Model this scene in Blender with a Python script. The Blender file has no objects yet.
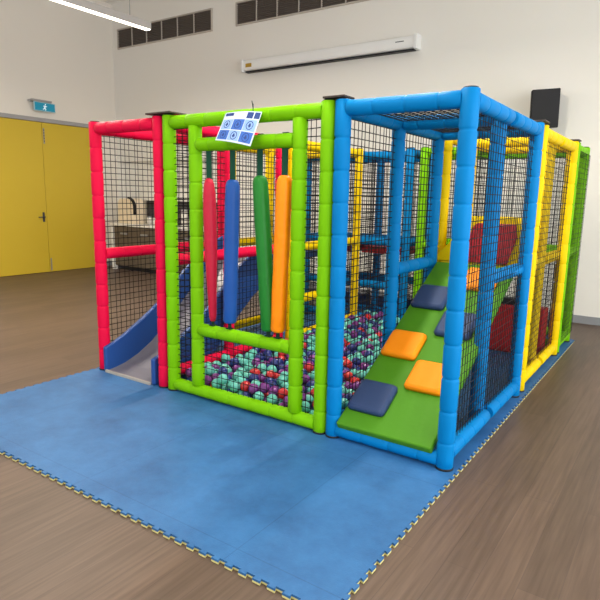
import bpy, math, random
from mathutils import Vector, Matrix
random.seed(7)
S = bpy.context.scene
COL = S.collection
PI = math.pi

# ------------------------------------------------------------------ materials
def lin(c):
    r = []
    for v in c:
        v = v / 255.0
        r.append(v / 12.92 if v <= 0.04045 else ((v + 0.055) / 1.055) ** 2.4)
    return (r[0], r[1], r[2], 1.0)

def mat(name, rgb, rough=0.5, spec=0.5, metal=0.0, var=0.06, nscale=6.0, bump=0.0, bscale=60.0, emit=None, estr=0.0):
    m = bpy.data.materials.new(name)
    m.use_nodes = True
    nt = m.node_tree
    b = nt.nodes['Principled BSDF']
    b.inputs['Roughness'].default_value = rough
    b.inputs['Specular IOR Level'].default_value = spec
    b.inputs['Metallic'].default_value = metal
    c = lin(rgb)
    if var > 0:
        tc = nt.nodes.new('ShaderNodeTexCoord')
        n = nt.nodes.new('ShaderNodeTexNoise')
        n.inputs['Scale'].default_value = nscale
        n.inputs['Detail'].default_value = 4
        nt.links.new(tc.outputs['Object'], n.inputs['Vector'])
        mx = nt.nodes.new('ShaderNodeMix')
        mx.data_type = 'RGBA'
        mx.inputs[6].default_value = tuple(v * (1 - var) for v in c[:3]) + (1,)
        mx.inputs[7].default_value = tuple(min(1, v * (1 + var)) for v in c[:3]) + (1,)
        nt.links.new(n.outputs['Fac'], mx.inputs[0])
        nt.links.new(mx.outputs[2], b.inputs['Base Color'])
    else:
        b.inputs['Base Color'].default_value = c
    if bump > 0:
        tc2 = nt.nodes.new('ShaderNodeTexCoord')
        n2 = nt.nodes.new('ShaderNodeTexNoise')
        n2.inputs['Scale'].default_value = bscale
        nt.links.new(tc2.outputs['Object'], n2.inputs['Vector'])
        bp = nt.nodes.new('ShaderNodeBump')
        bp.inputs['Strength'].default_value = bump
        bp.inputs['Distance'].default_value = 0.01
        nt.links.new(n2.outputs['Fac'], bp.inputs['Height'])
        nt.links.new(bp.outputs['Normal'], b.inputs['Normal'])
    if emit:
        b.inputs['Emission Color'].default_value = lin(emit)
        b.inputs['Emission Strength'].default_value = estr
    return m

FR = 0.55
M = {}
M['blue'] = mat('blue_foam', (0, 118, 184), FR, 0.10, bump=0.10, bscale=25)
M['green'] = mat('lime_foam', (114, 182, 0), FR, 0.12, bump=0.10, bscale=25)
M['red'] = mat('pink_red_foam', (218, 10, 62), FR, 0.12, bump=0.10, bscale=25)
M['yellow'] = mat('yellow_foam', (226, 192, 0), FR, 0.12, bump=0.10, bscale=25)
M['net'] = mat('black_net_cord', (22, 22, 26), 0.8, 0.2, var=0)
M['trimgrey'] = mat('slide_trim_grey', (168, 162, 152), 0.4, 0.4)
M['black'] = mat('black_plastic', (24, 24, 28), 0.5, 0.3)
M['speaker'] = mat('speaker_black', (30, 30, 34), 0.7, 0.2)
M['plate'] = mat('clamp_plate', (62, 52, 48), 0.5, 0.3)
M['white'] = mat('white_paint', (232, 232, 230), 0.4, 0.4, var=0.02)
M['screen_white'] = mat('screen_case_white', (236, 236, 234), 0.35, 0.4, var=0.01)
M['grey'] = mat('grey_metal', (150, 152, 156), 0.35, 0.5, metal=0.4, var=0.02)
M['darkgrey'] = mat('dark_grey', (62, 62, 66), 0.5, 0.4)
M['ramp'] = mat('ramp_green_vinyl', (70, 130, 18), 0.55, 0.2, bump=0.06, bscale=40)
M['pad_navy'] = mat('navy_vinyl', (42, 62, 100), 0.5, 0.25, bump=0.05)
M['pad_orange'] = mat('orange_vinyl', (240, 138, 4), 0.5, 0.2, bump=0.05)
M['bag_red'] = mat('bag_red_vinyl', (190, 26, 56), 0.45, 0.25, bump=0.45, bscale=20)
M['bag_blue'] = mat('bag_blue_vinyl', (28, 80, 156), 0.45, 0.25, bump=0.45, bscale=20)
M['bag_green'] = mat('bag_green_vinyl', (24, 116, 36), 0.45, 0.25, bump=0.45, bscale=20)
M['bag_orange'] = mat('bag_orange_vinyl', (250, 138, 0), 0.45, 0.25, bump=0.45, bscale=20)
M['strap'] = mat('dark_green_strap', (18, 70, 52), 0.7, 0.2, bump=0.1, bscale=120)
M['strapdark'] = mat('dark_tail_strap', (24, 52, 40), 0.7, 0.2)
M['slideblue'] = mat('slide_blue_vinyl', (32, 74, 142), 0.4, 0.4, bump=0.04)
M['slidegrey'] = mat('slide_grey_plastic', (118, 116, 124), 0.3, 0.4)
M['navy'] = mat('navy_panel', (26, 52, 100), 0.5, 0.3)
M['redpad'] = mat('dark_red_vinyl', (158, 18, 28), 0.35, 0.5, var=0.5, nscale=26, bump=1.0, bscale=22)
M['redblock'] = mat('red_vinyl', (176, 26, 34), 0.45, 0.4)
M['deck'] = mat('deck_vinyl', (232, 196, 20), 0.5, 0.3)
M['mattop'] = None
M['matunder'] = mat('mat_cream_foam', (206, 198, 132), 0.8, 0.2)
M['wallback'] = mat('back_wall_paint', (232, 229, 222), 0.75, 0.2, var=0.015, nscale=1.0)
M['wallleft'] = mat('left_wall_paint', (234, 228, 218), 0.75, 0.2, var=0.015, nscale=1.0)
M['ceil'] = mat('ceiling_paint', (236, 234, 230), 0.85, 0.1, var=0.01)
M['door'] = mat('mustard_door_paint', (204, 176, 52), 0.4, 0.35, var=0.03, nscale=2)
M['frame'] = mat('door_frame_grey', (158, 156, 156), 0.4, 0.4, var=0.02)
M['base'] = mat('skirting_grey', (140, 142, 146), 0.4, 0.4, var=0.02)
M['ventframe'] = mat('vent_frame', (186, 178, 168), 0.5, 0.3, var=0.02)
M['vent'] = mat('vent_louvre', (92, 84, 78), 0.55, 0.3)
M['cab'] = mat('brown_cabinet', (98, 86, 72), 0.5, 0.3, var=0.12, nscale=8)
M['bench'] = mat('bench_white', (236, 232, 224), 0.3, 0.4, var=0.01)
M['splash'] = mat('dark_splashback', (84, 80, 82), 0.4, 0.4)
M['cream'] = mat('cream_urn', (232, 216, 190), 0.35, 0.4)
M['paper'] = mat('laminated_sheet', (200, 212, 232), 0.2, 0.5, var=0.01)
M['paperblue'] = mat('print_mid_blue', (62, 104, 184), 0.2, 0.5, var=0)
M['paperpale'] = mat('print_pale_blue', (140, 174, 226), 0.2, 0.5, var=0)
M['ink'] = mat('print_navy', (52, 72, 130), 0.25, 0.5, var=0)
M['exitgreen'] = mat('exit_teal', (16, 122, 150), 0.3, 0.4, var=0, emit=(16, 122, 150), estr=0.35)
M['exitwhite'] = mat('exit_white', (225, 240, 245), 0.3, 0.4, var=0, emit=(225, 240, 245), estr=0.35)
M['exitcase'] = mat('exit_case', (170, 205, 215), 0.3, 0.4, var=0)
M['lamp'] = mat('lamp_diffuser', (255, 250, 238), 0.4, 0.2, var=0, emit=(255, 244, 224), estr=5.0)
M['lampcase'] = mat('lamp_case', (176, 172, 168), 0.4, 0.4, var=0)
M['sticker'] = mat('yellow_sticker', (176, 140, 40), 0.4, 0.4, var=0)
BALLC = {'mint': (96, 186, 172), 'navy': (34, 48, 116), 'purple': (112, 44, 124), 'red': (190, 36, 40)}
for k, v in BALLC.items():
    M['ball_' + k] = mat('ball_' + k, v, 0.28, 0.5, var=0)

def floor_mat():
    m = bpy.data.materials.new('wood_plank_floor'); m.use_nodes = True
    nt = m.node_tree; b = nt.nodes['Principled BSDF']
    tc = nt.nodes.new('ShaderNodeTexCoord')
    mp = nt.nodes.new('ShaderNodeMapping'); mp.inputs['Rotation'].default_value = (0, 0, PI / 2)
    nt.links.new(tc.outputs['Object'], mp.inputs['Vector'])
    br = nt.nodes.new('ShaderNodeTexBrick')
    br.inputs['Scale'].default_value = 1.0
    br.inputs['Brick Width'].default_value = 1.25; br.inputs['Row Height'].default_value = 0.15
    br.inputs['Mortar Size'].default_value = 0.0015; br.inputs['Mortar Smooth'].default_value = 0.2
    br.inputs['Color1'].default_value = lin((100, 83, 71)); br.inputs['Color2'].default_value = lin((90, 75, 64))
    br.inputs['Mortar'].default_value = lin((84, 70, 62)); br.offset = 0.37
    nt.links.new(mp.outputs['Vector'], br.inputs['Vector'])
    mp2 = nt.nodes.new('ShaderNodeMapping'); mp2.inputs['Scale'].default_value = (48, 2.2, 1)
    nt.links.new(tc.outputs['Object'], mp2.inputs['Vector'])
    n = nt.nodes.new('ShaderNodeTexNoise'); n.inputs['Scale'].default_value = 1.0; n.inputs['Detail'].default_value = 6
    nt.links.new(mp2.outputs['Vector'], n.inputs['Vector'])
    rp = nt.nodes.new('ShaderNodeValToRGB')
    rp.color_ramp.elements[0].position = 0.3; rp.color_ramp.elements[0].color = (0.76, 0.74, 0.72, 1)
    rp.color_ramp.elements[1].position = 0.72; rp.color_ramp.elements[1].color = (1.15, 1.13, 1.12, 1)
    nt.links.new(n.outputs['Fac'], rp.inputs['Fac'])
    mx = nt.nodes.new('ShaderNodeMix'); mx.data_type = 'RGBA'; mx.blend_type = 'MULTIPLY'
    mx.inputs[0].default_value = 1.0
    nt.links.new(br.outputs['Color'], mx.inputs[6]); nt.links.new(rp.outputs['Color'], mx.inputs[7])
    nt.links.new(mx.outputs[2], b.inputs['Base Color'])
    b.inputs['Roughness'].default_value = 0.45; b.inputs['Specular IOR Level'].default_value = 0.3
    return m
M['floor'] = floor_mat()

def foam_mat():
    m = bpy.data.materials.new('blue_foam_mat'); m.use_nodes = True
    nt = m.node_tree; b = nt.nodes['Principled BSDF']
    tc = nt.nodes.new('ShaderNodeTexCoord')
    n = nt.nodes.new('ShaderNodeTexNoise'); n.inputs['Scale'].default_value = 2.2; n.inputs['Detail'].default_value = 10
    n.inputs['Roughness'].default_value = 0.72
    nt.links.new(tc.outputs['Object'], n.inputs['Vector'])
    rp = nt.nodes.new('ShaderNodeValToRGB')
    rp.color_ramp.elements[0].position = 0.32; rp.color_ramp.elements[0].color = lin((30, 82, 132))
    rp.color_ramp.elements[1].position = 0.68; rp.color_ramp.elements[1].color = lin((52, 112, 168))
    nt.links.new(n.outputs['Fac'], rp.inputs['Fac'])
    br = nt.nodes.new('ShaderNodeTexBrick'); br.offset = 0.0
    br.inputs['Scale'].default_value = 1.0; br.inputs['Brick Width'].default_value = 1.06; br.inputs['Row Height'].default_value = 1.06
    br.inputs['Mortar Size'].default_value = 0.003; br.inputs['Mortar Smooth'].default_value = 0.3
    br.inputs['Color1'].default_value = (1, 1, 1, 1); br.inputs['Color2'].default_value = (0.95, 0.96, 0.97, 1)
    br.inputs['Mortar'].default_value = (0.72, 0.74, 0.78, 1)
    mp = nt.nodes.new('ShaderNodeMapping'); mp.inputs['Location'].default_value = (0.02, 0.36, 0)
    nt.links.new(tc.outputs['Object'], mp.inputs['Vector']); nt.links.new(mp.outputs['Vector'], br.inputs['Vector'])
    mx = nt.nodes.new('ShaderNodeMix'); mx.data_type = 'RGBA'; mx.blend_type = 'MULTIPLY'; mx.inputs[0].default_value = 1.0
    nt.links.new(rp.outputs['Color'], mx.inputs[6]); nt.links.new(br.outputs['Color'], mx.inputs[7])
    nt.links.new(mx.outputs[2], b.inputs['Base Color'])
    n2 = nt.nodes.new('ShaderNodeTexNoise'); n2.inputs['Scale'].default_value = 160
    nt.links.new(tc.outputs['Object'], n2.inputs['Vector'])
    bp = nt.nodes.new('ShaderNodeBump'); bp.inputs['Strength'].default_value = 0.35; bp.inputs['Distance'].default_value = 0.004
    nt.links.new(n2.outputs['Fac'], bp.inputs['Height']); nt.links.new(bp.outputs['Normal'], b.inputs['Normal'])
    b.inputs['Roughness'].default_value = 0.55; b.inputs['Specular IOR Level'].default_value = 0.4
    return m
M['mattop'] = foam_mat()

# ------------------------------------------------------------------ mesh builder
class MB:
    def __init__(s):
        s.v = []; s.f = []; s.sm = []
    def add(s, vs, fs, smooth=False):
        o = len(s.v)
        s.v += [tuple(v) for v in vs]
        for f in fs:
            s.f.append(tuple(i + o for i in f)); s.sm.append(smooth)
        return s
    def box(s, x0, x1, y0, y1, z0, z1, R=None, piv=None):
        vs = [Vector((x, y, z)) for z in (z0, z1) for y in (y0, y1) for x in (x0, x1)]
        if R is not None:
            piv = Vector(piv) if piv is not None else Vector(((x0 + x1) / 2, (y0 + y1) / 2, (z0 + z1) / 2))
            vs = [piv + R @ (v - piv) for v in vs]
        return s.add(vs, [(0, 2, 3, 1), (4, 5, 7, 6), (0, 1, 5, 4), (2, 6, 7, 3), (0, 4, 6, 2), (1, 3, 7, 5)])
    def rings(s, rs, cap=True, smooth=True):
        n = len(rs[0]); vs = [p for r in rs for p in r]; fs = []
        for i in range(len(rs) - 1):
            for j in range(n):
                k = (j + 1) % n
                fs.append((i * n + j, i * n + k, (i + 1) * n + k, (i + 1) * n + j))
        s.add(vs, fs, smooth)
        if cap:
            o = len(s.v) - len(vs)
            s.f.append(tuple(o + j for j in reversed(range(n)))); s.sm.append(False)
            s.f.append(tuple(o + (len(rs) - 1) * n + j for j in range(n))); s.sm.append(False)
        return s
    def lathe(s, A, B, prof, n=18, cap=True):
        """prof: list of (distance along A->B, radius)"""
        A = Vector(A); B = Vector(B); d = (B - A).normalized()
        ref = Vector((1, 0, 0)) if abs(d.x) < 0.9 else Vector((0, 1, 0))
        u = d.cross(ref).normalized(); w = d.cross(u)
        rs = []
        for t, r in prof:
            c = A + d * t
            rs.append([c + u * (r * math.cos(2 * PI * k / n)) + w * (r * math.sin(2 * PI * k / n)) for k in range(n)])
        return s.rings(rs, cap)
    def tube(s, A, B, r, n=12):
        L = (Vector(B) - Vector(A)).length
        return s.lathe(A, B, [(0, r), (L, r)], n)
    def prism(s, poly, axis, a, b):
        """poly: 2D points in the two remaining axes (order x,y,z), extruded a..b along axis"""
        n = len(poly)
        def P(p, t):
            q = list(p); q.insert(axis, t); return tuple(q)
        vs = [P(p, a) for p in poly] + [P(p, b) for p in poly]
        fs = [tuple(reversed(range(n))), tuple(range(n, 2 * n))]
        fs += [(i, (i + 1) % n, n + (i + 1) % n, n + i) for i in range(n)]
        return s.add(vs, fs)
    def build(s, name, m, parent=None, org=None, bevel=0.0, seg=2, fixn=False):
        if org is None:
            org = parent_origin(parent) if parent is not None else None
        if org is None:
            xs = [v[0] for v in s.v]; ys = [v[1] for v in s.v]; zs = [v[2] for v in s.v]
            org = ((min(xs) + max(xs)) / 2, (min(ys) + max(ys)) / 2, min(zs))
        me = bpy.data.meshes.new(name)
        me.from_pydata([(v[0] - org[0], v[1] - org[1], v[2] - org[2]) for v in s.v], [], s.f)
        me.polygons.foreach_set('use_smooth', s.sm)
        import bmesh
        bm = bmesh.new(); bm.from_mesh(me)
        bmesh.ops.recalc_face_normals(bm, faces=bm.faces)
        bm.to_mesh(me); bm.free()
        me.materials.append(m)
        o = bpy.data.objects.new(name, me); COL.objects.link(o)
        if parent is not None:
            o.parent = parent
        else:
            o.location = org
        if bevel:
            bv = o.modifiers.new('bevel', 'BEVEL'); bv.width = bevel; bv.segments = seg
            bv.limit_method = 'ANGLE'; bv.angle_limit = 0.7
            me.polygons.foreach_set('use_smooth', [True] * len(me.polygons))
            wn = o.modifiers.new('wn', 'WEIGHTED_NORMAL'); wn.keep_sharp = False
        return o

def parent_origin(p):
    v = Vector((0, 0, 0))
    while p is not None:
        v += p.location; p = p.parent
    return tuple(v)

def tag(o, label=None, cat=None, group=None, kind=None):
    if label: o['label'] = label
    if cat: o['category'] = cat
    if group: o['group'] = group
    if kind: o['kind'] = kind
    return o

def thing(name, label, cat, loc, group=None):
    o = bpy.data.objects.new(name, None); COL.objects.link(o)
    o.location = loc; o.empty_display_size = 0.1
    return tag(o, label, cat, group)

def copy_tree(o, parent=None):
    c = o.copy(); COL.objects.link(c)
    if parent is not None: c.parent = parent
    for ch in [q for q in bpy.data.objects if q.parent == o]:
        copy_tree(ch, c)
    return c

# ------------------------------------------------------------------ grid of the play structure (metres)
R = 0.0485
H = 2.10
ZT = 2.05
ZM = 1.03
ZB = 0.085
X0, XR, XGL, XGR, XB, XD = -3.080, -2.322, -2.214, -0.845, -0.747, 0.0
XMID = -0.062                        # middle posts of the right side stand inside the net
XI0, XI1 = -1.952, -1.052          # inner door posts of the green frame
XYL, XYR = -2.29, -0.735
Y0, Y1, Y2, Y3, Y4, Y5, Y6, Y7 = 0.0, 0.768, 1.514, 1.672, 2.328, 3.017, 3.13, 3.725
MT = 0.02                            # mat thickness: the floor level for the structure

def foam_prof(L, r, ph=0.0, seg=0.19):
    pr = [(0, r * 0.90), (0.004, r)]
    t = seg - ph
    while t < L - 0.03:
        j = r * random.uniform(0.985, 1.015)
        pr += [(t - seg * .5, j * 1.012), (t - 0.016, j), (t - 0.006, r * 0.965), (t, r * 0.87), (t + 0.006, r * 0.965), (t + 0.016, j)]
        t += seg * random.uniform(0.97, 1.03)
    pr += [(L - 0.004, r), (L, r * 0.90)]
    return pr

def post(root, m, x, y, z0=MT, z1=H, r=R, cap=True, foot=True):
    o = MB().lathe((x, y, z0 + 0.008), (x, y, z1), foam_prof(z1 - z0 - 0.008, r, random.uniform(0, 0.05)), 20).build('post', m, root)
    if foot:
        f = MB().lathe((x, y, z0), (x, y, z0 + 0.012), [(0, r * 1.06), (0.009, r * 1.06), (0.012, r * 1.0)], 20)
        tag(f.build('foot', M['black'], o), 'black rubber foot ring')
    if cap:
        f = MB().lathe((x, y, z1), (x, y, z1 + 0.008), [(0, r * 0.8), (0.006, r * 0.8), (0.008, r * 0.7)], 16)
        f.build('post_cap', M['black'], o)
    return o

def beam(root, m, A, B, r=R * 0.96, trim=True):
    A = Vector(A); B = Vector(B); d = (B - A).normalized()
    if trim:
        A = A + d * R * 0.72; B = B - d * R * 0.72
    return MB().lathe(A, B, foam_prof((B - A).length, r, random.uniform(0, 0.08)), 18).build('beam', m, root)

def net(root, A, B, z0, z1, cell=0.050, r=0.0030, off=0.0, trim=0.8, trim2=None):
    """vertical rope net between two posts at A and B (x,y)"""
    A = Vector((A[0], A[1], 0)); B = Vector((B[0], B[1], 0))
    d = B - A; L = d.length; d.normalize(); A = A + d * R * trim; L -= R * (trim + (trim if trim2 is None else trim2))
    nrm = Vector((-d.y, d.x, 0)); A = A - nrm * off; up = Vector((0, 0, 1))
    mb = MB(); nu = max(2, round(L / cell)); nv = max(2, round((z1 - z0) / cell))
    def strand(P, Q, a, b):
        vs = [P + a, P + b, P - a, P - b, Q + a, Q + b, Q - a, Q - b]
        mb.add(vs, [(0, 1, 5, 4), (1, 2, 6, 5), (2, 3, 7, 6), (3, 0, 4, 7)])
    jit = lambda: random.uniform(-0.15, 0.15) * cell
    for i in range(nu + 1):
        t = L * i / nu + (jit() if 0 < i < nu else 0)
        t2 = min(max(t + jit() * 0.8, 0), L)
        strand(A + d * t + up * z0, A + d * t2 + up * z1, d * r, nrm * r)
    for i in range(nv + 1):
        z = z0 + (z1 - z0) * i / nv
        strand(A + up * (z + jit() * 0.5), A + d * L + up * (z + jit() * 0.5), up * r, nrm * r)
    return mb.build('net', M['net'], root)

def roof_net(root, xa, xb, ya, yb, z, cell=0.05, r=0.0026):
    mb = MB()
    nx = round((xb - xa) / cell); ny = round((yb - ya) / cell)
    for i in range(nx + 1):
        x = xa + (xb - xa) * i / nx
        mb.box(x - r, x + r, ya, yb, z - r, z + r)
    for i in range(ny + 1):
        y = ya + (yb - ya) * i / ny
        mb.box(xa, xb, y - r, y + r, z - r, z + r)
    return mb.build('roof_net', M['net'], root)

def top_plate(root, x, y, wx, wy):
    MB().box(x - wx / 2, x + wx / 2, y - wy / 2, y + wy / 2, H + 0.009, H + 0.021).build('top_plate', M['plate'], root, bevel=0.003)

GRP = 'foam padded frames of the indoor playground'
# --- red module with the slide
t = thing('playground_module', 'pink-red padded tube frame around the blue slide, left end of the playground', 'playground frame', ((X0 + XR) / 2, Y1, MT), GRP)
for x in (X0, XR):
    for y in (Y0, Y1, Y2): post(t, M['red'], x, y)
    for a, b in ((Y0, Y1), (Y1, Y2)):
        beam(t, M['red'], (x, a, ZT), (x, b, ZT)); beam(t, M['red'], (x, a, ZM), (x, b, ZM))
        zb = 0.075 if x == X0 else 0.118
        beam(t, M['red'], (x, a, zb), (x, b, zb))
        net(t, (x, a), (x, b), 0.06, ZT)
for y in (Y0, Y1, Y2): beam(t, M['red'], (X0, y, ZT), (XR, y, ZT))
top_plate(t, XR + 0.055, Y0 + 0.02, 0.26, 0.17)

# --- green door frame of the ball pit
t = thing('playground_module', 'lime green padded doorway frame in front of the ball pit, bags hanging in it', 'playground frame', ((XGL + XGR) / 2, Y0, MT), GRP)
for x in (XGL, XGR): post(t, M['green'], x, Y0)
for x in (XI0, XI1): post(t, M['green'], x, Y0, z0=0.072 + R * .7, z1=ZT - R * 0.7, cap=False, foot=False)
beam(t, M['green'], (XGL, Y0, ZT), (XGR, Y0, ZT))
beam(t, M['green'], (XGL, Y0, 0.072), (XGR, Y0, 0.072))
beam(t, M['green'], (XI0, Y0, 1.885), (XI1, Y0, 1.885))
beam(t, M['green'], (XI0, Y0, 0.550), (XI1, Y0, 0.550))
net(t, (XGL, Y0), (XI0, Y0), 0.06, ZT); net(t, (XI1, Y0), (XGR, Y0), 0.06, ZT)
net(t, (XI0, Y0), (XI1, Y0), 0.06, 0.55)
top_plate(t, XGR + 0.056, Y0 + 0.01, 0.15, 0.12)

# --- blue module with the climbing ramp
t = thing('playground_module', 'bright blue padded tube frame over the green climbing ramp, nearest front corner', 'playground frame', ((XB + XD) / 2, Y1, MT), GRP)
for x in (XB, XD):
    for y in (Y0, Y1, Y2): post(t, M['blue'], XMID if (x == XD and y == Y1) else x, y)
    for a, b in ((Y0, Y1), (Y1, Y2)):
        beam(t, M['blue'], (x, a, ZT), (x, b, ZT))
        beam(t, M['blue'], (x, a, ZB + MT), (x, b, ZB + MT))
        if x == XB: net(t, (x, a), (x, b), 0.06, ZT)
    beam(t, M['blue'], (x if x == XB else XMID, Y1, 1.03), (x if x == XB else XMID * .6, Y2, 1.03))
for y in (Y0, Y1, Y2): beam(t, M['blue'], (XB, y, ZT), (XD, y, ZT))
beam(t, M['blue'], (XB, Y0, 0.070), (XD, Y0, 0.070), r=R * 0.9)
net(t, (XD, Y0), (XD, Y2), ZB + MT + 0.03, ZT - 0.03, r=0.0025, off=0.0, trim=0.8)
roof_net(t, XB, XD, Y0, Y1, ZT + 0.01); roof_net(t, XB, XD, Y1, Y2, ZT + 0.01)
top_plate(t, XD, Y2 + 0.07, 0.11, 0.15)

# --- yellow module behind the ramp
t = thing('playground_module', 'yellow padded tube frame at the right side behind the blue climbing frame', 'playground frame', ((XYR + XD) / 2, Y4, MT), GRP)
for x in (XYR, XD):
    for y in (Y3, Y4, Y5): post(t, M['yellow'], XMID if (x == XD and y == Y4) else x, y)
    for a, b in ((Y3, Y4), (Y4, Y5)):
        beam(t, M['yellow'], (x, a, ZT), (x, b, ZT))
        beam(t, M['yellow'], (x if x == XYR else XMID * .8, a, ZM), (x if x == XYR else XMID * .8, b, ZM))
        beam(t, M['yellow'], (x, a, ZB + MT), (x, b, ZB + MT))
        if x == XYR: net(t, (x, a), (x, b), 0.06, ZT)
net(t, (XD, Y3), (XD, Y5), ZB + MT + 0.03, ZT - 0.03, r=0.0025, off=0.0, trim=0.8)
for y in (Y4, Y5): beam(t, M['yellow'], (XYR, y, ZT), (XD, y, ZT))
MB().box(XYR + 0.05, XD - 0.05, Y2 + 0.06, Y5, 0.965, 1.035).build('deck', M['deck'], t, bevel=0.01)
top_plate(t, XD, Y5 + 0.055, 0.10, 0.14)

# --- yellow module behind the slide
t = thing('playground_module', 'yellow padded tube frame behind the ball pit at the top of the blue slide', 'playground frame', ((X0 + XYL) / 2, Y4, MT), GRP)
for x in (X0, XYL):
    for y in (Y3, Y4, Y5): post(t, M['yellow'], x, y)
    for a, b in ((Y3, Y4), (Y4, Y5)):
        beam(t, M['yellow'], (x, a, ZT), (x, b, ZT))
        beam(t, M['yellow'], (x, a, ZM), (x, b, ZM))
        beam(t, M['yellow'], (x, a, 0.10), (x, b, 0.10))
        net(t, (x, a), (x, b), 0.06, ZT)
beam(t, M['yellow'], (XYL, Y3, 0.485), (XYL, Y4, 0.485))
beam(t, M['yellow'], (X0, Y5, ZT), (XYL, Y5, ZT))
MB().box(X0 + 0.05, XYL - 0.05, Y2 + 0.06, Y5 - 0.4, 0.90, 0.965).build('deck', M['slideblue'], t, bevel=0.01)

# --- blue module at the back
t = thing('playground_module', 'blue padded tube tower at the back behind the ball pit', 'playground frame', (-2.4, (Y6 + Y7) / 2, MT), GRP)
BX = (X0, -2.36, -1.69)
for x in BX:
    for y in (Y6, Y7): post(t, M['blue'], x, y)
    beam(t, M['blue'], (x, Y6, ZT), (x, Y7, ZT)); beam(t, M['blue'], (x, Y6, ZM), (x, Y7, ZM))
    net(t, (x, Y6), (x, Y7), 0.06, ZT)
for a, b in ((BX[0], BX[1]), (BX[1], BX[2])):
    for y in (Y6, Y7):
        for z in (2.03, ZM, 0.51, 0.09): beam(t, M['blue'], (a, y, z), (b, y, z))
        net(t, (a, y), (b, y), 0.06, ZT)
    MB().box(a + 0.06, b - 0.06, Y6 + 0.05, Y7 - 0.05, 0.88, 0.96).build('deck', M['redblock'], t, bevel=0.01)
    MB().box(a + 0.06, b - 0.06, Y7 - 0.035, Y7 - 0.005, 0.12, 0.27).build('kick_board', M['navy'], t)

# --- green module at the back
t = thing('playground_module', 'lime green padded tube frame at the back right corner nearest the white wall', 'playground frame', (-0.75, (Y6 + Y7) / 2, MT), GRP)
GX = (-1.52, XD)
for x in GX:
    for y in (Y6, Y7): post(t, M['green'], x, y)
    for z in (ZT, ZM, ZB + MT): beam(t, M['green'], (x, Y6, z), (x, Y7, z))
    if x == XD: net(t, (x, Y6), (x, Y7 + R), ZB + MT + 0.03, ZT - 0.03, r=0.0019, off=R + 0.004, trim=0.4)
    else: net(t, (x, Y6), (x, Y7), 0.06, ZT)
for y in (Y6, Y7):
    for z in (ZT, ZM, ZB + MT): beam(t, M['green'], (GX[0], y, z), (GX[1], y, z))
net(t, (GX[0], Y7), (GX[1], Y7), 0.06, ZT)

# ------------------------------------------------------------------ slide
t = thing('slide', 'blue sided slide running down to the mat inside the pink-red frame', 'slide', (-2.73, 0.75, MT))
SY = [-0.045, 0.05, 0.15, 0.3, 0.45, 0.6, 0.75, 0.9, 1.05, 1.2, 1.35, 1.50]
SZ = [0.030, 0.040, 0.058, 0.11, 0.19, 0.30, 0.43, 0.56, 0.68, 0.79, 0.88, 0.955]
top = list(zip(SY, SZ)); bot = [(y, max(z - 0.05, MT + 0.002)) for y, z in top]
MB().prism(top + bot[::-1], 0, -3.0, -2.44).build('chute', M['slidegrey'], t)
SWT = [0.235, 0.265, 0.305, 0.385, 0.47, 0.565, 0.69, 0.815, 0.91, 1.0, 1.08, 1.13]
for xa, xb in ((-3.045, -3.0), (-2.44, -2.395)):
    up = list(zip(SY, SWT)); lo = [(y, max(z - 0.21, MT + 0.002)) for y, z in top]
    MB().prism(up + lo[::-1], 0, xa, xb).build('side_board', M['slideblue'], t, bevel=0.012)
MB().box(-3.0, -2.44, -0.062, -0.046, MT, MT + 0.022).build('edge_trim', M['trimgrey'], t)

# ------------------------------------------------------------------ climbing ramp
t = thing('climbing_ramp', 'sloping green padded ramp with navy and orange stepping pads', 'climbing ramp', (-0.37, 0.75, MT))
rx0, rx1 = -0.700, -0.066
A = Vector((0, -0.055, 0.136)); B = Vector((0, 1.52, 1.035)); dv = (B - A).normalized(); nv = Vector((0, -dv.z, dv.y))
LR = (B - A).length
P = lambda s, h: (A.y + dv.y * s + nv.y * h, A.z + dv.z * s + nv.z * h)
mb = MB(); mb.prism([P(0, 0), P(LR, 0), P(LR, -0.05), P(0, -0.05)], 0, rx0, rx1)
mb.build('ramp_board', M['ramp'], t, bevel=0.012, seg=3)
def pad(xc, sc, m):
    w = 0.128; h = 0.042
    ang = math.atan2(dv.z, dv.y)
    c = Vector((xc, P(sc, 0)[0], P(sc, 0)[1]))
    Rm = Matrix.Rotation(ang, 3, 'X')
    q = MB(); vs = []
    prof = [(w, 0.0005), (w + 0.002, h * .5), (w - 0.006, h * .86), (w - 0.022, h)]
    rs = []
    for (a, z) in prof:
        ring = []
        rad = 0.028
        for cx, cy, a0 in ((1, 1, 0), (-1, 1, 90), (-1, -1, 180), (1, -1, 270)):
            for k in range(5):
                th = math.radians(a0 + 90 * k / 4)
                ring.append(c + Rm @ Vector((cx * (a - rad) + rad * math.cos(th), cy * (a - rad) + rad * math.sin(th), z)))
        rs.append(ring)
    q.rings(rs, cap=True, smooth=True)
    return q.build('climbing_pad', m, t)
for xc, sc, c, lb in ((-0.555, 0.255, 'pad_navy', 'navy pad low on the left'), (-0.272, 0.52, 'pad_orange', 'orange pad low on the right'),
                      (-0.555, 0.775, 'pad_orange', 'orange pad half way up on the left'), (-0.270, 1.055, 'pad_navy', 'navy pad on the right'),
                      (-0.555, 1.325, 'pad_navy', 'navy pad high on the left'), (-0.268, 1.60, 'pad_orange', 'orange pad at the top right')):
    tag(pad(xc, sc, M[c]), lb)

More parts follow.
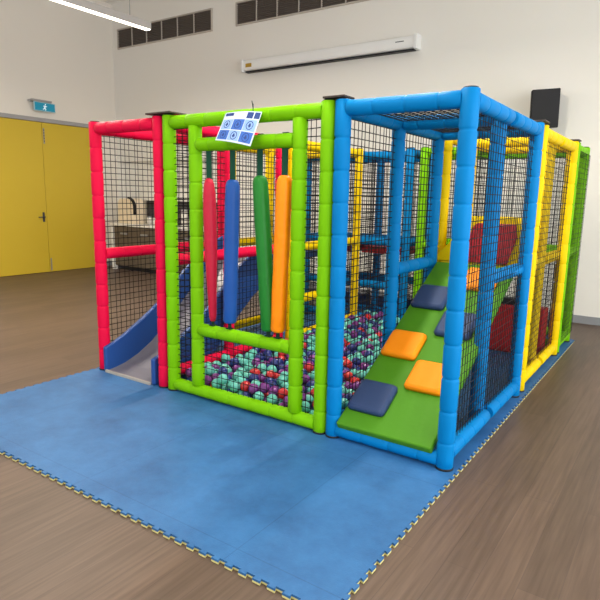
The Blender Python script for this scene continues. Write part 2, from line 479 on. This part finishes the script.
# ------------------------------------------------------------------ soft hump on the yellow deck, red block below it
t = thing('soft_hump', 'yellow edged red soft climb-over hump on the deck above the ramp', 'soft play hump', (-0.37, 2.0, 1.035))
out = [(-0.676, 1.037), (-0.676, 1.11), (-0.60, 1.20), (-0.50, 1.40), (-0.13, 1.40), (-0.10, 1.33), (-0.10, 1.037)]
MB().prism(out, 1, 1.622, 2.24).build('hump_body', M['yellow'], t, bevel=0.015)
brd = [(-0.738, 1.037), (-0.738, 1.072), (-0.63, 1.185), (-0.487, 1.413), (-0.10, 1.413), (-0.057, 1.33), (-0.057, 1.037)]
MB().prism(brd, 1, 1.576, 1.620).build('front_board', M['yellow'], t, bevel=0.010)
inn = [(-0.535, 1.045), (-0.425, 1.34), (-0.395, 1.362), (-0.10, 1.362), (-0.085, 1.26), (-0.145, 1.045)]
MB().prism(inn, 1, 1.556, 1.5755).build('red_face', M['redpad'], t, bevel=0.008)
o = MB().box(-0.63, -0.06, 2.80, 2.98, MT + 0.001, 0.51).build('foam_block', M['redblock'], bevel=0.02)
tag(o, 'red soft foam block standing on the mat under the yellow deck', 'foam block')
o = MB().box(-0.56, -0.30, 2.83, 2.95, 0.5105, 0.575).build('black_cushion', M['black'], bevel=0.012)
tag(o, 'small black cushion lying on the red foam block under the deck', 'cushion')

# ------------------------------------------------------------------ hanging bags
def bag(colour, label, xt, xb, yt, yb, zt, zb, prof):
    t = thing('punch_bag', label, 'hanging bag', (xt, yt, zb), 'padded bags hanging in the green doorway')
    A = Vector((xb, yb, zb)); B = Vector((xt, yt, zt)); L = (B - A).length
    MB().lathe(A, B, [(L * a, r) for a, r in prof], 20).build('bag_body', M['bag_' + colour], t)
    zh = 1.885
    s = MB()
    q = Vector((xt, 0, zh))
    # webbing strap: loop round the header beam and a hanging band
    w = 0.023; th = 0.0035; rr = R * 0.98 + 0.001
    ring = []
    for k in range(17):
        a = PI * (k / 16) - PI / 2
        ring.append((rr * math.cos(a), rr * math.sin(a)))
    for k in range(16):
        (a1, b1), (a2, b2) = ring[k], ring[k + 1]
        e = 1 + th / rr
        vs = [(xt - w, a1, zh + b1), (xt + w, a1, zh + b1), (xt + w, a2, zh + b2), (xt - w, a2, zh + b2),
              (xt - w, a1 * e, zh + b1 * e), (xt + w, a1 * e, zh + b1 * e), (xt + w, a2 * e, zh + b2 * e), (xt - w, a2 * e, zh + b2 * e)]
        s.add(vs, [(0, 1, 2, 3), (7, 6, 5, 4), (0, 4, 5, 1), (2, 6, 7, 3), (1, 5, 6, 2), (0, 3, 7, 4)])
    s.box(xt - w, xt + w, yt - th, yt + th, zt - 0.03, zh - R * 0.95)
    s.build('strap', M['strap'], t)
    s = MB(); s.box(xb - 0.014, xb + 0.014, yb - 0.003, yb + 0.003, 0.598, zb + 0.02)
    s.box(xb - 0.022, xb + 0.022, yb - 0.02, yb + 0.02, 0.597, 0.603)
    tag(s.build('tail_strap', M['strapdark'], t), 'dark tail strap')
pA = [(0, .030), (.006, .042), (.02, .047), (.12, .046), (.25, .049), (.4, .047), (.55, .050), (.7, .0485), (.85, .0495), (.955, .047), (.985, .040), (.996, .030), (1, .018)]
pR = [(0, .014), (.01, .022), (.04, .027), (.25, .036), (.5, .045), (.75, .048), (.9, .044), (.96, .036), (.99, .026), (1, .014)]
bag('red', 'red tapered padded bag hanging leftmost in the green doorway', -1.824, -1.797, 0, 0, 1.655, 0.630, pR)
bag('blue', 'blue padded bag hanging between the red and the green bag', -1.604, -1.633, 0, 0, 1.645, 0.640, [(a, r * 1.04) for a, r in pA])
bag('green', 'dark green padded bag hanging beside the orange one', -1.368, -1.282, 0, 0.0, 1.67, 0.635, [(a, r * 1.08) for a, r in pA])
bag('orange', 'orange padded bag hanging rightmost in the green doorway', -1.166, -1.204, 0, 0, 1.672, 0.640, [(a, r * 1.06) for a, r in pA])

# ------------------------------------------------------------------ instruction sheet on the green top beam
t = thing('instruction_sheet', 'blue and white laminated rules sheet with pictograms tied to the green top beam', 'sign', (-1.55, -0.09, 1.88))
TL = Vector((-1.608, -0.058, 2.072)); TR = Vector((-1.306, -0.058, 2.060)); BR = Vector((-1.318, -0.16, 1.842)); BL = Vector((-1.612, -0.16, 1.890))
NR = (TR - TL).cross(BL - TL).normalized()
if NR.y > 0: NR = -NR
def SP(u, v, h=0.0):
    p = TL * (1 - u) * (1 - v) + TR * u * (1 - v) + BR * u * v + BL * (1 - u) * v
    return p + NR * (h + 0.012 * math.sin(PI * u))
def patch(mb, u0, u1, v0, v1, h0, h1, n=6):
    r = []
    for i in range(n + 1):
        u = u0 + (u1 - u0) * i / n
        r.append([SP(u, v0, h0), SP(u, v0, h1), SP(u, v1, h1), SP(u, v1, h0)])
    mb.rings(r, cap=True, smooth=False)
    return mb
patch(MB(), 0, 1, 0, 1, 0, 0.0016, 16).build('sheet', M['paper'], t)
for tb in ((.03, .28, .03, .14), (.66, .82, .03, .22), (.85, .985, .03, .22)):
    patch(MB(), *tb, .0016, .0021).build('title_block', M['ink'], t)
cells = [(0.03, .33, 0), (.345, .645, 1), (.66, .97, 0)]
for row, (v0, v1) in enumerate(((.26, .60), (.63, .95))):
    for k, (u0, u1, c) in enumerate(cells):
        dark = (c + row) % 2
        pn = patch(MB(), u0, u1, v0, v1, .0016, .0022).build('picture_panel', M['paperblue' if dark else 'paperpale'], t)
        uc, vc = (u0 + u1) / 2, (v0 + v1) / 2
        mb = MB(); n = 24
        du, dw = 0.30, 0.205
        for i in range(n):
            a1, a2 = 2 * PI * i / n, 2 * PI * (i + 1) / n
            ra, rb = 0.022, 0.027
            q = [SP(uc + ra * math.cos(a) / du, vc + ra * math.sin(a) / dw, .0027) for a in (a1, a2)] + [SP(uc + rb * math.cos(a) / du, vc + rb * math.sin(a) / dw, .0027) for a in (a2, a1)]
            b4 = [v - NR * .0007 for v in q]
            mb.add(q + b4, [(0, 1, 2, 3), (7, 6, 5, 4), (0, 4, 5, 1), (2, 6, 7, 3)])
        patch(mb, uc - .022, uc + .022, vc - .06, vc + .06, .002, .0027, 2)
        patch(mb, uc - .045, uc + .045, vc + .0, vc + .022, .002, .0027, 2)
        mb.build('pictogram', M['ink'], pn)
mb = MB(); mb.box(TR.x - .075, TR.x - .071, -0.062, -0.058, 2.03, 2.115); mb.tube((TR.x - .073, -0.06, 2.09), (TR.x - .05, -0.10, 2.125), 0.0025, 6)
mb.build('cable_tie', M['strapdark'], t)

# ------------------------------------------------------------------ balls
BR_ = 0.041
cell = 2 * BR_
grid = {}
balls = []
bx0, bx1, by0, by1 = XGL + 0.052, XB - R - BR_ - 0.004, 0.094, Y6 - R - BR_ - 0.004
def land(x, y):
    z = MT + BR_ + 0.001
    gi, gj = int(math.floor(x / cell)), int(math.floor(y / cell))
    for i in (gi - 1, gi, gi + 1):
        for j in (gj - 1, gj, gj + 1):
            for (px, py, pz) in grid.get((i, j), ()):
                d2 = (px - x) ** 2 + (py - y) ** 2
                if d2 < cell * cell:
                    z = max(z, pz + math.sqrt(cell * cell - d2))
    return z
ZMAX = 0.165
fails = 0
while fails < 260 and len(balls) < 1500:
    x = random.uniform(bx0, bx1); y = random.uniform(by0, by1)
    best = (land(x, y), x, y)
    step = 0.04
    for k in range(26):
        a = random.uniform(0, 2 * PI)
        nx = min(max(best[1] + step * math.cos(a), bx0), bx1); ny = min(max(best[2] + step * math.sin(a), by0), by1)
        z = land(nx, ny)
        if z < best[0]: best = (z, nx, ny)
        else: step *= 0.9
    z, x, y = best
    # keep clear of the posts standing at the edge of the pit
    if z > ZMAX:
        fails += 1; continue
    fails = 0
    balls.append((x, y, z)); grid.setdefault((int(math.floor(x / cell)), int(math.floor(y / cell))), []).append((x, y, z))

def ico(r):
    import bmesh
    bm = bmesh.new(); bmesh.ops.create_icosphere(bm, subdivisions=3, radius=r)
    vs = [tuple(v.co) for v in bm.verts]; fs = [tuple(v.index for v in f.verts) for f in bm.faces]
    bm.free(); return vs, fs
BV, BF = ico(BR_)
CAMP = Vector((1.0068, -2.9833, 1.5407))
def seen(b):
    """how much of the ball the camera's side of the pit leaves uncovered by other balls"""
    c = Vector(b); to = (CAMP - c); dist = to.length; d = to / dist
    s = d.cross(Vector((0, 0, 1))).normalized(); u = s.cross(d)
    n = 0
    gi, gj = int(math.floor(b[0] / cell)), int(math.floor(b[1] / cell))
    near = [q for i in range(gi - 3, gi + 5) for j in range(gj - 6, gj + 2) for q in grid.get((i, j), ()) if q != b]
    near = [Vector(q) - c for q in near]
    for (a, e) in ((0, 0), (.6, 0), (-.6, 0), (0, .6), (0, -.6), (.4, .7), (-.4, .7), (0, .88)):
        o = (s * a + u * e) * BR_ + d * BR_ * math.sqrt(max(0, 1 - a * a - e * e))
        ok = True
        for q in near:
            w = q - o; tt = w.dot(d)
            if tt > 0 and (w - d * tt).length_squared < BR_ * BR_: ok = False; break
        n += ok
    return n / dist ** 2
sc = sorted(((seen(b), b) for b in balls), reverse=True)
names = ['mint', 'navy', 'purple', 'red']; wts = [0.33, 0.29, 0.25, 0.13]
cols = {b: random.choices(names, wts)[0] for b in balls}
words = {'mint': 'pale mint green plastic play ball in the ball pit', 'navy': 'dark navy blue plastic play ball in the ball pit',
         'purple': 'purple plastic play ball in the ball pit', 'red': 'bright red plastic play ball in the ball pit'}
protos = {}
NIND = 300
for s_, b in sc[:NIND]:
    c = cols[b]
    if c not in protos:
        me = bpy.data.meshes.new('play_ball'); me.from_pydata(BV, [], BF)
        me.polygons.foreach_set('use_smooth', [True] * len(BF)); me.materials.append(M['ball_' + c])
        o = bpy.data.objects.new('play_ball', me); COL.objects.link(o); protos[c] = o
        tag(o, words[c], 'ball', 'play balls in the ball pit, ' + c)
    else:
        o = protos[c].copy(); COL.objects.link(o)
    o.location = b
# the rest of the pit fill: one object with a material slot per colour
me = bpy.data.meshes.new('ball_pit_fill'); vs = []; fs = []; mi = []
bc = Vector((-1.5, 1.5, MT))
for s_, b in sc[NIND:]:
    o_ = len(vs); vs += [(v[0] + b[0] - bc.x, v[1] + b[1] - bc.y, v[2] + b[2] - bc.z) for v in BV]
    fs += [(f[0] + o_, f[1] + o_, f[2] + o_) for f in BF]; mi += [names.index(cols[b])] * len(BF)
me.from_pydata(vs, [], fs); me.polygons.foreach_set('use_smooth', [True] * len(fs))
for n_ in names: me.materials.append(M['ball_' + n_])
me.polygons.foreach_set('material_index', mi)
o = bpy.data.objects.new('ball_pit_fill', me); COL.objects.link(o); o.location = bc
tag(o, 'mass of small mint, navy, purple and red balls filling the pit beneath the others', 'balls', kind='stuff')
print('balls', len(balls))

# ------------------------------------------------------------------ foam mat with jigsaw edge
def jig(x0, x1, y0, y1, p=0.074, d=0.016):
    pts = []
    def edge(ax, ay, bx, by):
        L = math.hypot(bx - ax, by - ay); n = int(round(L / p)); ux, uy = (bx - ax) / L, (by - ay) / L
        ox, oy = uy, -ux       # outward for a counter-clockwise outline
        st = L / n
        for i in range(n):
            for f, h in ((0.02, 0), (0.26, 0), (0.18, d), (0.72, d), (0.64, 0)):
                f = f + 0.05
                pts.append((ax + ux * st * (i + f) + ox * h, ay + uy * st * (i + f) + oy * h))
    edge(x0, y0, x1, y0); edge(x1, y0, x1, y1); edge(x1, y1, x0, y1); edge(x0, y1, x0, y0)
    return pts
t = thing('foam_mat', 'large blue interlocking foam mat with jigsaw edge under and before the playground', 'mat', (-1.5, 1.2, 0))
jp = jig(-3.150, 0.068, -1.372, 3.86)
MB().prism(jp, 2, 0.0005, 0.0095).build('under_layer', M['matunder'], t)
MB().prism(jp, 2, 0.0095, MT).build('top_layer', M['mattop'], t)

# ------------------------------------------------------------------ room
XL, YW, ZC = -9.20, 4.98, 5.3
XRT, YF = 5.2, -7.0
st = lambda o: tag(o, kind='structure')
st(MB().box(XL - 0.2, XRT + 0.2, YF - 0.2, YW + 0.9, -0.12, 0).build('floor', M['floor'], org=(0, 0, 0)))
st(MB().box(XL - 0.2, XRT + 0.2, YF - 0.2, YW + 0.9, ZC, ZC + 0.12).build('ceiling', M['ceil']))
# back wall with the kitchen niche
NX0, NX1, NZ, ND = XL + 0.02, -6.2, 2.19, 0.14
mb = MB()
mb.box(NX1, XRT + 0.2, YW, YW + 0.9, 0, ZC); mb.box(XL - 0.2, NX1, YW, YW + 0.9, NZ, ZC); mb.box(XL - 0.2, NX1, YW + ND, YW + 0.9, 0, NZ)
mb.box(XL - 0.2, NX0, YW, YW + ND, 0, NZ)
st(mb.build('wall_back', M['wallback']))
DY0, DYS, DY1, DZ = 2.18, 3.275, 4.36, 2.80
st(MB().box(XL - 0.2, XL, YF - 0.2, YW, 0, ZC).build('wall_left', M['wallleft']))
for nm, a, b in (('door_1', DY0, DYS), ('door_2', DYS, DY1)):
    d = st(MB().box(XL + 0.001, XL + 0.045, a + 0.004, b - 0.004, 0.006, DZ).build(nm, M['door'], bevel=0.004))
    e = b - 0.035 if nm == 'door_1' else a + 0.035
    if nm == 'door_1':
        q = MB(); q.box(XL + .045, XL + .053, b - .085, b - .045, .97, 1.15); q.tube((XL + .05, b - .065, 1.06), (XL + .10, b - .065, 1.06), .009, 10); q.tube((XL + .10, b - .06, 1.06), (XL + .10, b - .20, 1.06), .009, 10)
        q.build('lever_handle', M['darkgrey'], d)
    if nm == 'door_2':
        MB().box(XL + 0.045, XL + 0.052, e - 0.012, e + 0.012, 0.03, 0.27).build('flush_bolt', M['grey'], d)
        fb = MB().box(XL + 0.045, XL + 0.052, e - 0.012, e + 0.012, 2.42, 2.70)
        fb.build('flush_bolt', M['grey'], d)
        mb = MB()
        for k in range(5): mb.box(XL + 0.052, XL + 0.055, e - 0.007, e + 0.007, 2.45 + .05 * k, 2.475 + .05 * k)
        mb.build('bolt_slot', M['darkgrey'], d)
mb = MB(); mb.box(XL + 0.001, XL + 0.075, DY0 - 0.3, DY1 + 0.07, DZ + 0.004, DZ + 0.075); st(mb.build('trim_1', M['frame']))
mb = MB(); mb.box(XL + 0.001, XL + 0.075, DY1 + 0.004, DY1 + 0.07, 0, DZ); st(mb.build('trim_2', M['frame']))
st(MB().box(XL + 0.001, XL + 0.016, DY1 + 0.075, YW - 0.001, 0, 0.1).build('baseboard_left', M['base']))
st(MB().box(NX1 + 0.02, XRT, YW - 0.016, YW - 0.0005, 0, 0.10).build('baseboard_back', M['base']))
# unseen right and front walls, their windows added to let in daylight
def glazed(name, axis, c, a0, a1, openings, z0, z1):
    mb = MB()
    def bx(p, q, za, zb):
        if q - p < 1e-4: return
        if axis == 0: mb.box(c, c + 0.2, p, q, za, zb)
        else: mb.box(p, q, c - 0.2, c, za, zb)
    cur = a0
    for p, q in openings:
        bx(cur, p, 0, ZC); bx(p, q, 0, z0); bx(p, q, z1, ZC); cur = q
    bx(cur, a1, 0, ZC)
    st(mb.build(name, M['wallback']))
RO = [(-5.6, -2.9), (-2.5, 0.2), (0.6, 3.3)]
FO = [(-7.5, -4.5), (-4.0, -1.0), (-0.5, 2.5)]
glazed('wall_right', 0, XRT, YF, YW, RO, 0.3, 4.2)
glazed('wall_front', 1, YF, XL, XRT, FO, 0.3, 3.6)
gm = bpy.data.materials.new('window_glass'); gm.use_nodes = True
nt = gm.node_tree; nt.nodes.clear()
ou = nt.nodes.new('ShaderNodeOutputMaterial'); tr = nt.nodes.new('ShaderNodeBsdfTransparent'); gl = nt.nodes.new('ShaderNodeBsdfGlossy')
gl.inputs['Roughness'].default_value = 0.02; ms = nt.nodes.new('ShaderNodeMixShader'); ms.inputs[0].default_value = 0.06
nt.links.new(tr.outputs[0], ms.inputs[1]); nt.links.new(gl.outputs[0], ms.inputs[2]); nt.links.new(ms.outputs[0], ou.inputs[0])
k = 0
for axis, c, lst, z0, z1 in ((0, XRT, RO, .3, 4.2), (1, YF, FO, .3, 3.6)):
    for p, q in lst:
        k += 1
        mb = MB(); f = 0.05
        def bx(m_, a, b, za, zb, d0=0.06, d1=0.12):
            if axis == 0: m_.box(c + d0, c + d1, a, b, za, zb)
            else: m_.box(a, b, c - d1, c - d0, za, zb)
        bx(mb, p, p + f, z0, z1); bx(mb, q - f, q, z0, z1); bx(mb, p + f, q - f, z0, z0 + f); bx(mb, p + f, q - f, z1 - f, z1)
        bx(mb, (p + q) / 2 - f / 2, (p + q) / 2 + f / 2, z0 + f, z1 - f)
        w = st(mb.build('window_%d' % k, M['frame']))  # unseen window, added as a way in for the light
        g = MB(); bx(g, p + f, q - f, z0 + f, z1 - f, 0.088, 0.092)
        g.build('window_pane', gm, w)

# ------------------------------------------------------------------ wall fittings
def vent(x0, x1, n, label):
    z0, z1 = 4.405, 4.785
    t = thing('wall_vent', label, 'vent', ((x0 + x1) / 2, YW, z0), 'louvred vents high on the back wall')
    mb = MB(); f = 0.022
    mb.box(x0, x1, YW - 0.03, YW - 0.001, z0, z0 + f); mb.box(x0, x1, YW - 0.03, YW - 0.001, z1 - f, z1)
    mb.box(x0, x0 + f, YW - 0.03, YW - 0.001, z0 + f, z1 - f); mb.box(x1 - f, x1, YW - 0.03, YW - 0.001, z0 + f, z1 - f)
    w = (x1 - x0 - 2 * f) / n
    for i in range(1, n): mb.box(x0 + f + w * i - 0.008, x0 + f + w * i + 0.008, YW - 0.028, YW - 0.001, z0 + f, z1 - f)
    mb.build('vent_frame', M['ventframe'], t)
    for i in range(n):
        a, b = x0 + f + w * i + 0.009, x0 + f + w * (i + 1) - 0.009
        q = MB(); q.box(a, b, YW - 0.005, YW - 0.001, z0 + f, z1 - f)
        for j in range(11):
            z = z0 + f + 0.008 + (z1 - z0 - 2 * f) * j / 11
            q.box(a, b, YW - 0.024, YW - 0.006, z, z + 0.006, R=Matrix.Rotation(-0.6, 3, 'X'))
        q.build('louvre_panel', M['vent'], t)
vent(-9.02, -6.42, 6, 'dark six-panel louvred vent on the left of the back wall, above the pendant light')
vent(-5.865, -2.80, 7, 'dark louvred vent above the projector screen, cut by the top of the photo')

t = thing('projector_screen', 'long white rolled projector screen housing mounted on the back wall', 'projector screen', (-4.05, YW - 0.08, 3.62))
sx0, sx1 = -5.60, -2.44
pr = [(YW - 0.001, 3.62), (YW - 0.10, 3.62), (YW - 0.135, 3.635), (YW - 0.15, 3.67), (YW - 0.15, 3.74), (YW - 0.135, 3.785), (YW - 0.10, 3.80), (YW - 0.001, 3.80)]
MB().prism(pr, 0, sx0, sx1 - 0.05).build('housing', M['screen_white'], t, bevel=0.006)
for a, b in ((sx0 - 0.035, sx0), (sx1 - 0.05, sx1)):
    MB().prism([(y, z) for y, z in [(YW - 0.001, 3.61), (YW - 0.155, 3.61), (YW - 0.165, 3.64), (YW - 0.165, 3.79), (YW - 0.15, 3.81), (YW - 0.001, 3.81)]], 0, a, b).build('end_cap', M['white'], t, bevel=0.005)
tag(MB().box(sx0 + 0.03, sx1 - 0.06, YW - 0.115, YW - 0.03, 3.60, 3.62).build('bottom_bar', M['black'], t), 'black bottom bar')
MB().box(sx0 + 0.06, sx0 + 0.19, YW - 0.152, YW - 0.15, 3.675, 3.735).build('sticker', M['sticker'], t)
MB().box(sx1 - 0.33, sx1 - 0.20, YW - 0.1515, YW - 0.15, 3.72, 3.732).build('badge', M['darkgrey'], t)

t = thing('loudspeaker', 'black box loudspeaker mounted on the white back wall', 'loudspeaker', (-0.66, YW - 0.2, 2.45))
Rm = Matrix.Rotation(math.radians(7), 3, 'X') @ Matrix.Rotation(math.radians(16), 3, 'Z')
pv = (-0.655, 4.72, 2.66)
MB().box(-0.815, -0.495, 4.60, 4.84, 2.435, 2.89, R=Rm, piv=pv).build('cabinet', M['speaker'], t, bevel=0.012)
MB().box(-0.805, -0.505, 4.59, 4.60, 2.445, 2.88, R=Rm, piv=pv).build('grille', M['black'], t)
MB().box(-0.70, -0.61, 4.80, YW - 0.001, 2.60, 2.72).build('wall_bracket', M['darkgrey'], t)

t = thing('exit_sign', 'teal running man exit sign hanging above the yellow doors', 'exit sign', (XL + 0.16, 3.33, 3.0))
ex = XL + 0.14
MB().box(ex - 0.012, ex + 0.012, 3.09, 3.51, 2.985, 3.145).build('sign_panel', M['exitcase'], t, bevel=0.004)
MB().box(ex + 0.012, ex + 0.014, 3.105, 3.235, 2.998, 3.132).build('teal_panel', M['exitgreen'], t)
MB().box(ex + 0.012, ex + 0.014, 3.365, 3.495, 2.998, 3.132).build('teal_panel', M['exitgreen'], t)
MB().box(ex + 0.012, ex + 0.0135, 3.235, 3.365, 2.998, 3.132).build('picture_panel', M['exitgreen'], t)
mb = MB()
def lim(y0, z0, y1, z1, w=0.008):
    mb.tube((ex + 0.0145, y0, z0), (ex + 0.0145, y1, z1), w, 8)
lim(3.305, 3.085, 3.292, 3.05, 0.012); lim(3.292, 3.05, 3.312, 3.030); lim(3.312, 3.030, 3.308, 3.006); lim(3.292, 3.05, 3.276, 3.028); lim(3.276, 3.028, 3.256, 3.026)
lim(3.305, 3.083, 3.328, 3.07, 0.006); lim(3.328, 3.07, 3.34, 3.08, 0.006); lim(3.303, 3.083, 3.28, 3.085, 0.006); lim(3.28, 3.085, 3.27, 3.067, 0.006)
mb.lathe((ex + 0.0135, 3.31, 3.108), (ex + 0.018, 3.31, 3.108), [(0, .011), (.004, .011)], 12)
mb.build('running_figure', M['exitwhite'], t)
MB().box(XL + 0.001, ex + 0.02, 3.06, 3.44, 3.15, 3.185).build('bracket', M['frame'], t)

# pendant lights
def pendant():
    x, ya, yb, z = -5.03, -0.7, 2.30, 3.60
    t = thing('pendant_light', 'long slim white linear pendant light hanging upper left near the vent', 'ceiling light', (x, (ya + yb) / 2, z), 'linear pendant lights')
    MB().box(x - 0.045, x + 0.045, ya, yb, z + 0.008, z + 0.095).build('housing', M['lampcase'], t, bevel=0.004)
    MB().box(x - 0.036, x + 0.036, ya + 0.01, yb - 0.01, z, z + 0.0075).build('diffuser', M['lamp'], t)
    for y in (ya + 0.3, yb - 0.3): MB().tube((x, y, z + 0.095), (x, y, ZC), 0.004, 6).build('suspension_rod', M['grey'], t)
    return t
p0 = pendant()

# ------------------------------------------------------------------ kitchen niche
yb, KB = 4.42, YW + ND - 0.002
KX0 = -8.66
t = thing('kitchen_cabinet', 'dark brown kitchen base cabinets with a white end panel against the back wall', 'cabinet', (-7.4, 4.7, 0))
MB().box(KX0, NX1 - 0.01, yb + 0.02, KB, 0.08, 0.885).build('carcass', M['cab'], t)
MB().box(KX0, NX1 - 0.01, yb + 0.06, KB, 0.0, 0.08).build('plinth', M['black'], t)
tag(MB().box(KX0 - 0.085, KX0 - 0.002, yb - 0.01, KB, 0.0, 0.885).build('end_panel', M['white'], t), 'white end panel')
for i in range(4):
    a = KX0 + 0.005 + i * 0.61; b = min(a + 0.60, NX1 - 0.015)
    d = MB().box(a, b, yb, yb + 0.019, 0.10, 0.875).build('cabinet_door', M['cab'], t, bevel=0.003)
    MB().box(a + 0.21, a + 0.40, yb - 0.022, yb, 0.72, 0.755).build('handle', M['grey'], d)
o = MB().box(KX0 - 0.09, NX1 - 0.002, yb - 0.03, KB, 0.887, 0.935).build('worktop', M['bench'], bevel=0.004)
tag(o, 'white worktop running over the brown kitchen cabinets', 'worktop')
o = MB().box(-8.45, NX1 - 0.004, KB - 0.02, KB, 0.937, 1.40).build('splashback', M['splash'])
tag(o, 'dark grey splashback above the white worktop', 'splashback')
o = MB().box(-8.45, NX1 - 0.004, KB - 0.24, KB, 1.40, 1.455).build('wall_shelf', M['bench'], bevel=0.003)
tag(o, 'white shelf above the dark splashback behind the worktop', 'shelf')
t = thing('coffee_machine', 'large cream rounded machine with a black edge on the left of the white worktop', 'coffee machine', (-8.4, 4.65, 0.935))
mx0, mx1, mz = -8.62, -8.14, 1.43
arc = [(mx1 - 0.16 + 0.16 * math.cos(k * PI / 16), mz - 0.16 + 0.16 * math.sin(k * PI / 16)) for k in range(9)]
MB().prism([(mx0, 0.9355), (mx1, 0.9355)] + arc + [(mx0 + 0.06, mz), (mx0, mz - 0.07)], 1, 4.50, 4.80).build('machine_body', M['cream'], t, bevel=0.015)
rim = [(mx1 - 0.16 + q * math.cos(k * PI / 16), mz - 0.16 + q * math.sin(k * PI / 16)) for q, ks in ((0.162, range(9)), (0.185, range(8, -1, -1))) for k in ks]
MB().prism([(mx1 + 0.002, 1.12)] + rim + [(mx1 + 0.025, 1.12)], 1, 4.49, 4.55).build('black_edge', M['black'], t)
for k, (x, w, h) in enumerate(((-7.97, 0.10, 0.13), (-7.78, 0.14, 0.12), (-7.40, 0.11, 0.15), (-6.98, 0.13, 0.30), (-6.80, 0.11, 0.17))):
    yc = 4.76
    t = thing('canister', ['white canister beside the cream machine', 'small white box-shaped canister on the worktop', 'white canister half way along the worktop', 'tall white canister seen between the green posts', 'white canister at the right end seen behind the green post'][k], 'canister', (x, yc, 0.935), 'canisters on the kitchen worktop')
    MB().lathe((x, yc, 0.9355), (x, yc, 0.9355 + h), [(0, w * .5), (h * .92, w * .5), (h, w * .45)], 18).build('jar', M['bench'], t)
    MB().lathe((x, yc, 0.9355 + h), (x, yc, 0.955 + h), [(0, w * .48), (.016, w * .48), (.0195, w * .4)], 18).build('lid', M['grey'], t)

# ------------------------------------------------------------------ lights
def area(name, loc, rot, sx, sy, e, col):
    l = bpy.data.lights.new(name, 'AREA'); l.shape = 'RECTANGLE'; l.size = sx; l.size_y = sy; l.energy = e; l.color = col
    o = bpy.data.objects.new(name, l); COL.objects.link(o); o.location = loc; o.rotation_euler = rot
    return o
# the pendant row: each lamp is a linear source below its diffuser
for i, (x, y, e) in enumerate(((-5.03, 0.79, 170), (-0.9, 0.79, 110), (3.1, 0.79, 55), (-5.03, -3.4, 60), (-0.9, -3.4, 55), (3.1, -3.4, 30))):
    if i:
        c = copy_tree(p0)
        c.location = (x, y, 3.60)
        c['label'] = 'long slim linear pendant light of the row overhead, outside the photo'
    area('lamp_light', (x, y, 3.595), (0, 0, 0), 0.07, 2.9, e, (1.0, 0.91, 0.77))
# bright world, plus area lamps added outside the unseen windows as daylight
w = bpy.data.worlds.new('world'); S.world = w; w.use_nodes = True
bg = w.node_tree.nodes['Background']; bg.inputs[0].default_value = (0.93, 0.97, 1.0, 1); bg.inputs[1].default_value = 1.6
for p, q in RO: area('window_light', (XRT + 0.3, (p + q) / 2, 2.25), (0, PI / 2, 0), 3.9, q - p, 175, (0.95, 0.98, 1.0))
for p, q in FO: area('window_light', ((p + q) / 2, YF - 0.3, 1.95), (PI / 2, 0, 0), q - p, 3.3, 30, (0.97, 0.98, 1.0))

# ------------------------------------------------------------------ camera
cam = bpy.data.cameras.new('camera'); co = bpy.data.objects.new('camera', cam); COL.objects.link(co)
cam.sensor_width = 36; cam.sensor_fit = 'HORIZONTAL'; cam.lens = 565.335 / 600 * 36
yaw, pitch, roll = -0.5987, 0.1811, 0.0201
fw = Vector((math.sin(yaw) * math.cos(pitch), math.cos(yaw) * math.cos(pitch), -math.sin(pitch)))
ri = Vector((math.cos(yaw), -math.sin(yaw), 0)); up = ri.cross(fw)
r2 = ri * math.cos(roll) + up * math.sin(roll); u2 = up * math.cos(roll) - ri * math.sin(roll)
mw = Matrix((r2, u2, -fw)).transposed().to_4x4(); mw.translation = CAMP
co.matrix_world = mw
cam.clip_start = 0.05
S.camera = co
S.view_settings.view_transform = 'Standard'; S.view_settings.look = 'None'; S.view_settings.gamma = 1.0
S.view_settings.use_curve_mapping = False
S.view_settings.exposure = 0.14
